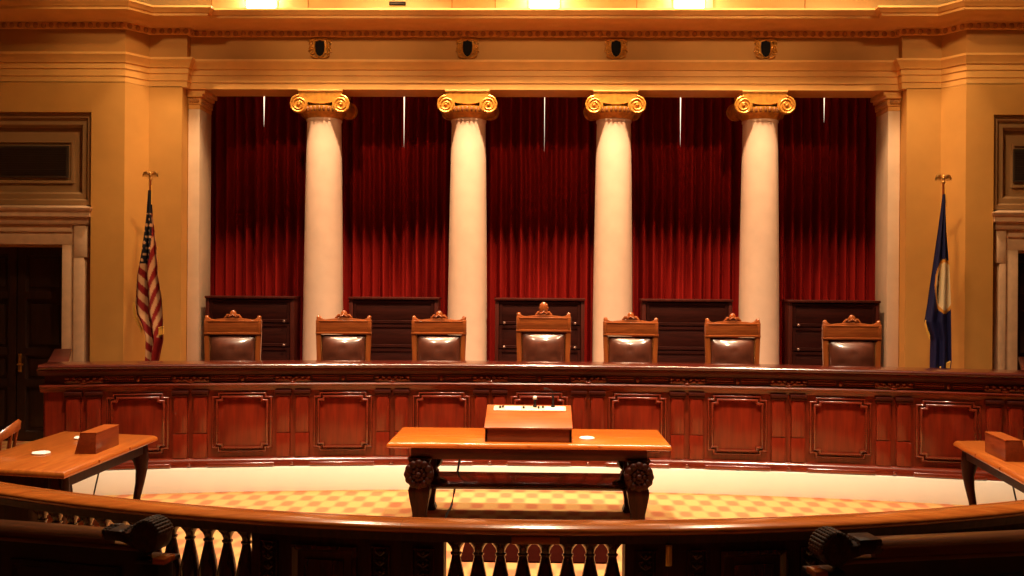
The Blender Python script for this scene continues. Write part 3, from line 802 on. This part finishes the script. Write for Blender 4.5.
for sx in (-1, 1):
    for sy in (-1, 1):
        bm = new()
        rings = []
        for z, w, d_ in ((0, .075, .075), (.03, .075, .075), (.05, .058, .06), (.14, .062, .065), (.30, .092, .088), (.36, .098, .09), (.40, .07, .07), (.55, .075, .07), (.622, .10, .075), (.628, .11, .08)):
            rings.append([(x*w, y*d_, z) for x, y in ((-1, -1), (1, -1), (1, 1), (-1, 1))])
        loft(bm, rings)
        bmesh.ops.bevel(bm, geom=bm.edges[:], offset=.010, segments=2, affect='EDGES')
        lg = obj('leg', bm, M['table_d'], tb, 40, TR(sx*.98, sy*.34, 0))
        # carved rosette boss on the outer face: petalled ring, dish and knob
        bm = new(); f = sy
        lathe(bm, [(.0, -.05), (.115, -.05), (.13, -.02), (.13, .03), (.10, .05), (.06, .04), (.0, .035)], 24, TR(0, f*.06, .495) @ RX(R(90) if f < 0 else R(-90)), cap=False)
        for k in range(12):
            a = 2*PI*k/12; ball(bm, (.098*math.cos(a), f*.105, .495+.098*math.sin(a)), .036, None, 8, (1, .6, 1))
        for k in range(7):
            a = 2*PI*k/7; ball(bm, (.045*math.cos(a), f*.105, .495+.045*math.sin(a)), .024, None, 8, (1, .8, 1))
        ball(bm, (0, f*.125, .495), .026, None, 10, (1, .9, 1)); ball(bm, (0, f*.13, .455), .014, None, 8)
        obj('carved_boss', bm, M['table_d'], lg, 50)

# lectern on the table
lc = thing('tabletop_lectern', 'sloping cherry wood lectern with control strip, on the centre table', 'lectern', (TX-.005, 8.36, .782))
w = .388
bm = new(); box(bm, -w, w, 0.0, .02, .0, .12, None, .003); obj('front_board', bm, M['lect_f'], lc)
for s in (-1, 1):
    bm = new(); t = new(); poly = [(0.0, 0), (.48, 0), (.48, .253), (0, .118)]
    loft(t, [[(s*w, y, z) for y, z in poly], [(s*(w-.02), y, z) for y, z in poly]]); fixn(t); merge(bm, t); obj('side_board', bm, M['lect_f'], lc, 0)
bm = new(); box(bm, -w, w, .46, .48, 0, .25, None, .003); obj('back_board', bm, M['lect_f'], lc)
sl = math.atan2(.135, .48); TOPM = TR(0, 0, .118) @ RX(sl)
bm = new(); box(bm, -w-.008, w+.008, -.008, .512, 0, .018, TOPM, .005); tp = obj('sloped_top', bm, M['lectern'], lc)
bm = new(); box(bm, -.33, .345, .365, .475, .018, .024, TOPM, .002); cp = obj('control_strip', bm, M['paper'], lc)
bm = new()
for x, y, r in ((-.27, .42, .012), (-.245, .43, .010), (-.05, .42, .011), (.09, .42, .010), (.13, .43, .010)):
    lathe(bm, [(r, 0), (r, .014), (r*.7, .018)], 12, TOPM @ TR(x, y, .024))
obj('control_knob', bm, M['black'], cp)
bm = new(); box(bm, -.22, -.08, .385, .45, .024, .0255, TOPM); box(bm, .15, .32, .385, .455, .024, .0255, TOPM); obj('paper_label', bm, M['white'], cp, 0)
# two microphones held by the lectern
def mic(name, label, x, goose):
    t = thing(name, label, 'microphone', (TX-.005+x, 8.79, .782+.118+.135*.9+.026))
    bm = new(); lathe(bm, [(.02, 0), (.02, .012), (.011, .016)], 12); obj('mic_base', bm, M['black'], t)
    if goose:
        bm = new(); tube(bm, [(0, 0, .01), (0, 0, .11)], .010, 8); obj('stem', bm, M['black'], t)
        bm = new(); tube(bm, [(0, 0, .11), (-.003, 0, .14), (-.02, -.01, .16), (-.06, -.03, .172)], .0045, 6); obj('gooseneck', bm, M['black'], t)
        bm = new(); tube(bm, [(-.055, -.028, .171), (-.085, -.045, .176)], .009, 8); obj('mic_head', bm, M['black'], t)
    else:
        bm = new(); tube(bm, [(0, 0, .01), (0, 0, .07)], .011, 8); obj('stem', bm, M['black'], t)
        bm = new(); ball(bm, (0, 0, .082), .019); obj('mic_head', bm, M['white'], t)
    return t
mic('short_microphone', 'short black microphone with pale round head on the lectern', .055, False)
mic('gooseneck_microphone', 'taller black gooseneck microphone on the right of the lectern', .225, True)

def coaster(loc, label, r=.07):
    bm = new(); lathe(bm, [(.0, 0), (r*.93, 0), (r, .004), (r, .012), (r*.93, .016), (r*.85, .012), (.0, .012)], 28, None, cap=False)
    o = obj('coaster', bm, M['white'], None, 40); o.location = loc; return tag(o, label, 'coaster', 'round white coasters')
coaster((.44, 8.58, .782), 'round white coaster on the centre table right of the lectern')
# cord hanging behind the centre table and along the carpet
bm = new()
tube(bm, [(-.74, 9.13, .71), (-.75, 9.17, .60), (-.79, 9.18, .40), (-.83, 9.17, .15), (-.85, 9.14, .03), (-.86, 9.05, .012), (-.87, 8.85, .012), (-.86, 8.5, .012), (-.93, 7.9, .012)], .011, 8)
tag(obj('power_cord', bm, M['cord'], None, 60), 'thin black cord dropping behind the centre table to the carpet', 'cord')

bm = new(); box(bm, -.62, .58, 7.36, 7.93, .001, .013, None, .004)  # added dark sheet in place of a band of shade on the carpet
tag(obj('floor_shade', bm, M['mat']), 'dark sheet standing in for shade on the carpet just inside the centre gate', 'mat')  # key and category 'mat' both mean this added shade sheet

# ================================================================== SIDE TABLES
def side_table(corner, ux, uy, w, L, label, loc, mirror):
    """ux, uy: plan unit vectors across and along the top; corner = outer near corner nearest the aisle"""
    t = thing('counsel_table', label, 'table', loc)
    c = Vector(corner) - Vector(loc[:2]); ux = Vector(ux); uy = Vector(uy)
    m = Matrix(((ux.x, uy.x, 0, c.x), (ux.y, uy.y, 0, c.y), (0, 0, 1, 0), (0, 0, 0, 1)))
    bm = new(); t_ = new()
    pr = [(-.02, .705), (-.006, .709), (0, .717), (0, .726), (-.003, .736), (-.010, .747), (-.020, .755), (-.030, .76)]
    loft(t_, [[(a, b, z) for a, b in ((0-o, 0-o), (w+o, 0-o), (w+o, L+o), (0-o, L+o))] for o, z in pr]); merge(bm, t_, m)
    tt = obj('tabletop', bm, M['table_y'], t, 50)
    for q in (.33, .66):
        bm = new(); box(bm, -.006, .008, L*q-.012, L*q+.012, .722, .75, m, .003); obj('edge_stud', bm, M['table_y'], tt)
    bm = new()
    box(bm, .07, .10, .08, L-.08, .61, .705, m); box(bm, w-.10, w-.07, .08, L-.08, .61, .705, m); box(bm, .07, w-.07, .08, .11, .61, .705, m); box(bm, .07, w-.07, L-.11, L-.08, .61, .705, m)
    obj('apron', bm, M['table_d'], t, 0)
    for x in (.13, w-.13):
        for y in (.14, L-.14):
            bm = new(); so = -1 if x < w/2 else 1; sy = -1 if y < L/2 else 1
            p = m @ Vector((x, y, 0))
            # cabriole: swells out at the knee, draws in at the ankle, small scroll foot
            path = [(.70, 0, .075), (.62, .005, .078), (.55, .02, .07), (.46, .03, .052), (.34, .012, .042), (.2, -.022, .034), (.09, -.035, .032), (.03, -.02, .042), (0, -.015, .044)]
            rings = []
            dx, dy = (ux*so*.9).x, (ux*so*.9).y
            for z, o, r_ in path:
                rings.append([(p.x+o*dx+r_*math.cos(a), p.y+o*dy+r_*math.sin(a), z) for a in [2*PI*k/10 for k in range(10)]])
            loft(bm, rings)
            ball(bm, (p.x-.05*dx, p.y-.05*dy, .585), .05, None, 10)
            obj('leg', bm, M['table_d'], t, 50)
    return t
# left: near corner beside the aisle, top runs left (ux) and away (uy)
ul = Vector((-1, .2)).normalized(); vl = Vector((-.005, 1)).normalized()
side_table((-3.56, 6.93), ul, vl, 1.02, 1.74, 'left mahogany side table with two white coasters and a wooden box', (-4.05, 7.9, 0), 1)
ur = Vector((1, .13)).normalized(); vr = Vector((.135, 1)).normalized()
side_table((3.64, 7.03), ur, vr, 1.05, 1.84, 'right mahogany side table cut by the picture edge, one wooden box on it', (4.25, 7.95, 0), -1)

def wedge_box(loc, rz, label, s):
    t = thing('wedge_box', label, 'box', loc, rz, 'wooden boxes on the side tables')
    poly = [(0, 0), (-s*.178, 0), (-s*.132, .172), (0, .172)]
    bm = new(); prism(bm, poly, 0, .46, None, .003); obj('body', bm, M['boxw'], t)
    bm = new(); prism(bm, [(0.002*s, .172), (-s*.134, .172), (-s*.130, .178), (0.0, .178)], -.002, .462, None, 0); obj('lid', bm, M['lectern'], t, 0)
    return t
wedge_box((-3.68, 7.68, .76), R(2), 'wedge-shaped reddish wooden box on the left side table', 1)
wedge_box((3.85, 7.80, .76), R(-6), 'wedge-shaped reddish wooden box on the right side table', -1)
coaster((-4.13, 7.66, .76), 'round white coaster near the front of the left side table', .072)
coaster((-4.17, 8.44, .76), 'round white coaster partly behind the box on the left side table', .072)
def thin_cord(pts, label):
    bm = new(); tube(bm, pts, .008, 6); tag(obj('power_cord', bm, M['cord'], None, 60), label, 'cord')
thin_cord([(-4.14, 8.68, .70), (-4.10, 8.66, .5), (-4.13, 8.60, .25), (-4.16, 8.55, .03), (-4.18, 8.4, .009), (-4.2, 8.0, .009)], 'thin dark cord hanging under the left side table')
thin_cord([(4.28, 8.64, .70), (4.30, 8.62, .5), (4.33, 8.56, .25), (4.36, 8.52, .03), (4.4, 8.4, .009), (4.42, 8.0, .009)], 'thin dark cord hanging under the right side table')

# wooden armchair at the far left behind the side table
ch = thing('armchair', 'honey-coloured wooden armchair at the left picture edge', 'chair', (-4.86, 8.0, 0), R(-70))
bm = new(); prism(bm, [(-.25, -.02), (.25, -.02), (.25, .02), (-.25, .02)], -.24, .24, TR(0, 0, .45), .012); obj('seat', bm, M['chair'], ch)
for sx in (-1, 1):
    for sy in (-1, 1):
        bm = new(); tube(bm, [(sx*.20, sy*.19, .44), (sx*.23, sy*.22, .2), (sx*.245, sy*.235, 0)], .02, 10, None, [.024, .02, .016]); obj('leg', bm, M['chair_z'], ch)
bm = new()
pts = []
rings = []
for k in range(25):
    a = R(-110)+R(220)*k/24
    hgt = .70 + .26*max(0, math.cos(a*.82))**1.2
    th = .03 + .04*max(0, math.cos(a))
    x, y = .29*math.sin(a), .04+.26*math.cos(a)
    nx_, ny_ = math.sin(a), math.cos(a)
    rings.append([(x+nx_*o, y+ny_*o, hgt+z) for o, z in ((-.02, -th), (.02, -th), (.024, 0), (.0, .02), (-.024, 0))])
loft(bm, rings); obj('back_rail', bm, M['chair'], ch, 60)
for k in range(7):
    a = R(-75)+R(150)*k/6; hgt = .70 + .26*max(0, math.cos(a*.82))**1.2
    bm = new(); tube(bm, [(.21*math.sin(a), .03+.2*math.cos(a), .46), (.29*math.sin(a), .04+.26*math.cos(a), hgt-.05)], .012, 8); obj('spindle', bm, M['chair_z'], ch)

# ================================================================== BALUSTRADE
RR, RCX, RCY = 8.0, -.08, 13.3
def rP(d, a): return (RCX+(RR+d)*math.sin(a), RCY-(RR+d)*math.cos(a))
def rM(d, a, z=0): x, y = rP(d, a); return TR(x, y, z) @ RZ(a)
def arc_sweep_r(bm, prof, a0, a1, n):
    t = new(); loft(t, [[(*rP(d, a0+(a1-a0)*i/n), z) for d, z in prof] for i in range(n+1)]); fixn(t); merge(bm, t)
CAPP = [(-.085, .79), (.085, .79), (.10, .80), (.106, .812), (.103, .824), (.092, .834), (.07, .842), (.04, .848), (0, .85), (-.04, .848), (-.07, .842), (-.092, .834), (-.103, .824), (-.106, .812), (-.10, .80)]
bm = new()
lathe(bm, [(.055, .08), (.055, .115), (.038, .13), (.028, .17), (.026, .22), (.036, .30), (.052, .38), (.058, .44), (.058, .48), (.048, .54), (.037, .59), (.028, .63), (.024, .652), (.031, .656), (.033, .666), (.024, .672), (.026, .684), (.032, .698), (.042, .712), (.053, .725), (.0612, .738)], 18)
BAL = bpy.data.meshes.new('baluster'); fixn(bm); bm.to_mesh(BAL); bm.free(); BAL.materials.append(M['balus'])
BAL.polygons.foreach_set('use_smooth', [True]*len(BAL.polygons)); BAL.set_sharp_from_angle(angle=R(50))
def baluster(parent, a):
    o = bpy.data.objects.new('baluster', BAL); COL.objects.link(o); o.parent = parent; o.matrix_local = rM(0, a)
def carved_mesh(bm, w, z0, z1):
    """small sunk block with interlaced foliage"""
    frame_sweep(bm, rect(-w/2, w/2, z0, z1), [(0, 0), (0, -.018), (.008, -.02), (.014, 0)])
    n = max(2, int((z1-z0)/.055))
    for k in range(n):
        z = z0+(z1-z0)*(k+.5)/n
        for s in (-1, 1):
            tube(bm, [(0, -.006, z-.02), (s*w*.22, -.012, z), (s*w*.30, -.012, z+.02), (s*w*.12, -.010, z+.022)], .008, 6)
        ball(bm, (0, -.008, z), .012, None, 8)
def solid(bm, a0, a1, z0=.12, z1=.738, d0=-.05, d1=.05): arc_sweep_r(bm, [(d0, z0), (d1, z0), (d1, z1), (d0, z1)], a0, a1, max(2, int(abs(a1-a0)/.02)))
def rail_common(t, a0, a1):
    n = max(6, int((a1-a0)/.012))
    bm = new(); arc_sweep_r(bm, CAPP, a0, a1, n); obj('cap_rail', bm, M['rail'], t, 50)
    bm = new(); arc_sweep_r(bm, [(-.06, .738), (.06, .738), (.065, .75), (.072, .78), (.08, .79), (-.08, .79), (-.07, .78), (-.065, .75)], a0, a1, n); obj('upper_rail', bm, M['raild'], t, 50)
    bm = new(); arc_sweep_r(bm, [(-.08, 0), (.08, 0), (.08, .07), (.065, .09), (-.065, .09), (-.08, .07)], a0, a1, n); obj('base_rail', bm, M['raild'], t, 50)
def ang(x): return math.asin((x-RCX)/RR)
GA0, GA1 = ang(-.767), ang(.727)
gate = thing('gate', 'low dark wooden centre gate with turned balusters and plaque', 'gate')
rail_common(gate, GA0, GA1-.0002)
s0, s1 = ang(-.53), ang(.485)
bm = new(); solid(bm, GA0, s0, .09); obj('gate_stile', bm, M['raild'], gate, 0)
bm = new(); solid(bm, s1, GA1-.0002, .09); obj('gate_stile', bm, M['raild'], gate, 0)
for x in (-.645, .60):
    bm = new(); carved_mesh(bm, .13, .3, .70); obj('carved_block', bm, M['balus'], gate, 50, rM(.05, ang(x)))
for k in range(8): baluster(gate, ang(-.53+1.015*(k+.5)/8))
bm = new(); box(bm, -.135, .135, -.012, 0, -.022, .022, None, .004); obj('plaque', bm, M['rail'], gate, 30, rM(.07, ang(-.015), .762))
t = thing('barrel_bolt', 'small brass bolt on the right edge of the gate', 'bolt', (*rP(.07, GA1), .615), GA1)
bm = new(); box(bm, -.018, .018, -.006, .0, 0, .12, None, .003); obj('plate', bm, M['brass'], t)
bm = new(); lathe(bm, [(.008, .004), (.012, .006), (.012, .114), (.008, .118)], 12, TR(0, -.012, 0)); obj('barrel', bm, M['brass'], t)

def side_rail(name_side, a0, a1, sgn):
    t = thing('balustrade', 'curved dark wooden balustrade with polished cap, %s of the gate' % name_side, 'balustrade', (0, 0, 0), 0, 'curved balustrade sections')
    rail_common(t, a0, a1)
    inner = abs(min(abs(a0), abs(a1)))
    A = lambda x: ang(sgn*x)
    def sol(x0, x1, nm='pier'):
        bm = new(); q = sorted((A(x0), A(x1))); solid(bm, q[0], q[1], .09); return obj(nm, bm, M['raild'], t, 0)
    g0 = .7678 if sgn < 0 else .7272
    # pier by the gate: carved block, framed panel, carved block
    p = sol(g0, 1.66)
    for x in (.89, 1.55):
        bm = new(); carved_mesh(bm, .115, .3, .70); obj('carved_block', bm, M['balus'], p, 50, rM(.05, A(x)))
    bm = new(); frame_sweep(bm, rect(-.20, .20, .25, .69), [(0, 0), (0, -.02), (.015, -.026), (.03, -.012), (.04, 0)]); box(bm, -.12, .12, -.012, 0, .33, .61, None, .006)
    obj('framed_panel', bm, M['balus'], p, 40, rM(.05, A(1.22)))
    # balusters out to the next pier
    if sgn < 0:
        for k in range(13): baluster(t, A(1.72+.122*k))
    else:
        p2 = sol(1.6605, 3.2495)
        for x in (2.05, 2.75):
            bm = new(); frame_sweep(bm, rect(-.27, .27, .25, .69), [(0, 0), (0, -.02), (.015, -.026), (.03, -.012), (.04, 0)]); box(bm, -.19, .19, -.012, 0, .33, .61, None, .006)
            obj('framed_panel', bm, M['balus'], p2, 40, rM(.05, A(x)))
    sol(3.25, 3.7)
    for k in range(6): baluster(t, A(3.76+.122*k))
    sol(4.45, 4.7)
    return t
side_rail('left', ang(-4.7), GA0-.0002, -1)
side_rail('right', GA1, ang(4.7), 1)

# ================================================================== PEWS
def pew(loc, rz, s, label, up=0.):
    """s=-1: left pew running to the left of its aisle end; local x runs away from the aisle"""
    t = thing('pew', label, 'pew', loc, rz, 'front pews')
    L = 3.2
    def X(x0, x1): return sorted((s*x0, s*x1))
    bm = new(); a, b = X(.10, L); box(bm, a, b, .0, .035, .05, .86); 
    for k in range(4):
        c, d = X(.25+k*.75, .90+k*.75); frame_sweep(bm, rect(c, d, .15, .75), [(0, 0), (0, -.012), (.02, -.015), (.04, 0)])
    obj('back_panel', bm, M['pew'], t)
    bm = new(); a, b = X(.05, L); box(bm, a, b, -.028, .05, .845, .868, None, .006); obj('ledge', bm, M['pewrail'], t)
    bm = new(); a, b = X(.30, L)
    pr = [(-.065, .905), (-.07, .918), (-.062, .930), (-.035, .938), (.035, .938), (.062, .930), (.07, .918), (.065, .905), (.02, .895), (.02, .868), (-.02, .868), (-.02, .895)]
    loft(bm, [[(a, y, z+(up if z > .89 else 0)) for y, z in pr], [(b, y, z+(up if z > .89 else 0)) for y, z in pr]]); obj('top_rail', bm, M['pewrail'], t, 50)
    # scrolled aisle end: drum, swan neck, carved collar, rim carving
    bm = new()
    lathe(bm, [(.0, -.062), (.070, -.062), (.080, -.05), (.080, .05), (.070, .062), (.0, .062)], 32, TR(s*.075, 0, .925) @ RX(R(90)), cap=False)
    rings = []
    for k in range(9):
        u = k/8; x = .10+.22*u; zc = .905+.0*u; hh = .075-.048*math.sin(PI*u*.5)**.7; zz = .925 - .01*math.cos(PI*u)
        rings.append([(s*x, y*.058, zz+q*hh*.8) for y, q in ((-1, -.9), (-1, .6), (-.6, 1), (.6, 1), (1, .6), (1, -.9))])
    loft(bm, rings)
    sc = obj('scroll_end', bm, M['pewcarve'], t, 40)
    bm = new()
    for k in range(14):
        a = R(20)+R(170)*k/13
        for y in (-.048, -.024, 0, .024, .048): ball(bm, (s*.075+.080*math.cos(a), y, .925+.080*math.sin(a)), .011, None, 8, (1, 1.8, 1))
    obj('rim_carving', bm, M['pewcarve'], sc)
    bm = new(); box(bm, *X(.19, .31), -.066, .066, .90, .952+up, None, .01)
    for xx in (.195, .285, .305):
        for k in range(7): ball(bm, (s*xx, -.06+.02*k, .957-.004*abs(k-3)), .011, None, 8)
    obj('collar_carving', bm, M['pewcarve'], sc)
    bm = new()
    pr = [(s*-.02, 0), (s*.09, 0), (s*.09, .84), (s*-.02, .84)]
    box(bm, *X(0, .09), -.06, .07, 0, .80, None, .008); box(bm, *X(.01, .08), .06, .48, 0, .50, None, .008); box(bm, *X(-.04, .12), -.075, .07, .80, .82, None, .004)
    obj('end_panel', bm, M['pew'], t)
    bm = new(); box(bm, *X(-.045, .02), -.08, .02, .805, .835, None, .006); obj('corner_block', bm, M['rail'], t)
    bm = new(); box(bm, *X(.09, L), .03, .46, .40, .44, None, .01); obj('seat', bm, M['pew'], t)
    return t
pew((-1.86, 4.62, 0), R(-11.5), -1, 'dark wooden front pew with scrolled end, left of the aisle')
pew((1.35, 4.56, 0), R(11.5), 1, 'dark wooden front pew with scrolled end, right of the aisle', .022)

# ================================================================== LIGHT
WARM = (1.0, .60, .27)
def spot(name, loc, target, energy, size, blend=.6, rad=.12, col=WARM):
    l = bpy.data.lights.new(name, 'SPOT'); l.energy = energy; l.color = col; l.spot_size = R(size); l.spot_blend = blend; l.shadow_soft_size = rad
    o = bpy.data.objects.new(name, l); COL.objects.link(o); o.location = loc
    o.rotation_euler = (Vector(target)-Vector(loc)).to_track_quat('-Z', 'Y').to_euler(); return o
for x, e in ((-4.1, 1350), (-2.02, 2500), (0, 3100), (2.02, 2500), (4.1, 1350)):
    spot('colonnade_spot', (x*.95, 11.0, 8.1), (x*.98, 12.6, 2.6), e, 62, .9, .18, (1, .62, .33))
for x, e in ((-3.0, 2900), (0, 3300), (3.0, 2900)):
    spot('well_downlight', (x, 7.5, 8.1), (x*1.0, 8.9, 0), e, 74, 1., .25, (1, .75, .48))
    spot('table_shadow_fill', (x, 10.5, 8.1), (x*1.0, 8.6, 0), e*.62, 62, .9, .25, (1, .75, .48))  # added fill to thin the shadow under the table, no fixture of its own
for s in (-1, 1):
    spot('flank_light', (s*2.6, 8.9, 8.1), (s*6.7, 12.4, 3.1), 850, 42, 1, .2)
for x in (-5, -2.5, 0, 2.5, 5):
    spot('entablature_fill', (x, 7.0, 8.1), (x*1.05, 12.6, 5.75), 1200 if abs(x) < 4 else 650, 30, 1, .3)  # added fill spots that brighten the entablature
w = bpy.data.worlds.new('World'); SC.world = w; w.use_nodes = True
w.node_tree.nodes['Background'].inputs['Color'].default_value = (.9, .55, .28, 1); w.node_tree.nodes['Background'].inputs['Strength'].default_value = .02

# ================================================================== CAMERA
cam = bpy.data.cameras.new('camera'); co = bpy.data.objects.new('camera', cam); COL.objects.link(co)
cam.sensor_width = 36; cam.lens = 934/1024*36
YAW = 1.3
co.matrix_world = TR(0, 0, 2.19) @ RZ(R(YAW)) @ RX(R(90)) @ RZ(R(.40))
pp_x = 540 - 934*math.tan(R(YAW))           # principal point so the room's axis falls at x=540
cam.shift_x = (512-pp_x)/1024; cam.shift_y = (285-288)/1024
cam.clip_start = .05
SC.camera = co
SC.view_settings.view_transform = 'Standard'; SC.view_settings.look = 'None'; SC.view_settings.exposure = 0; SC.view_settings.gamma = 1
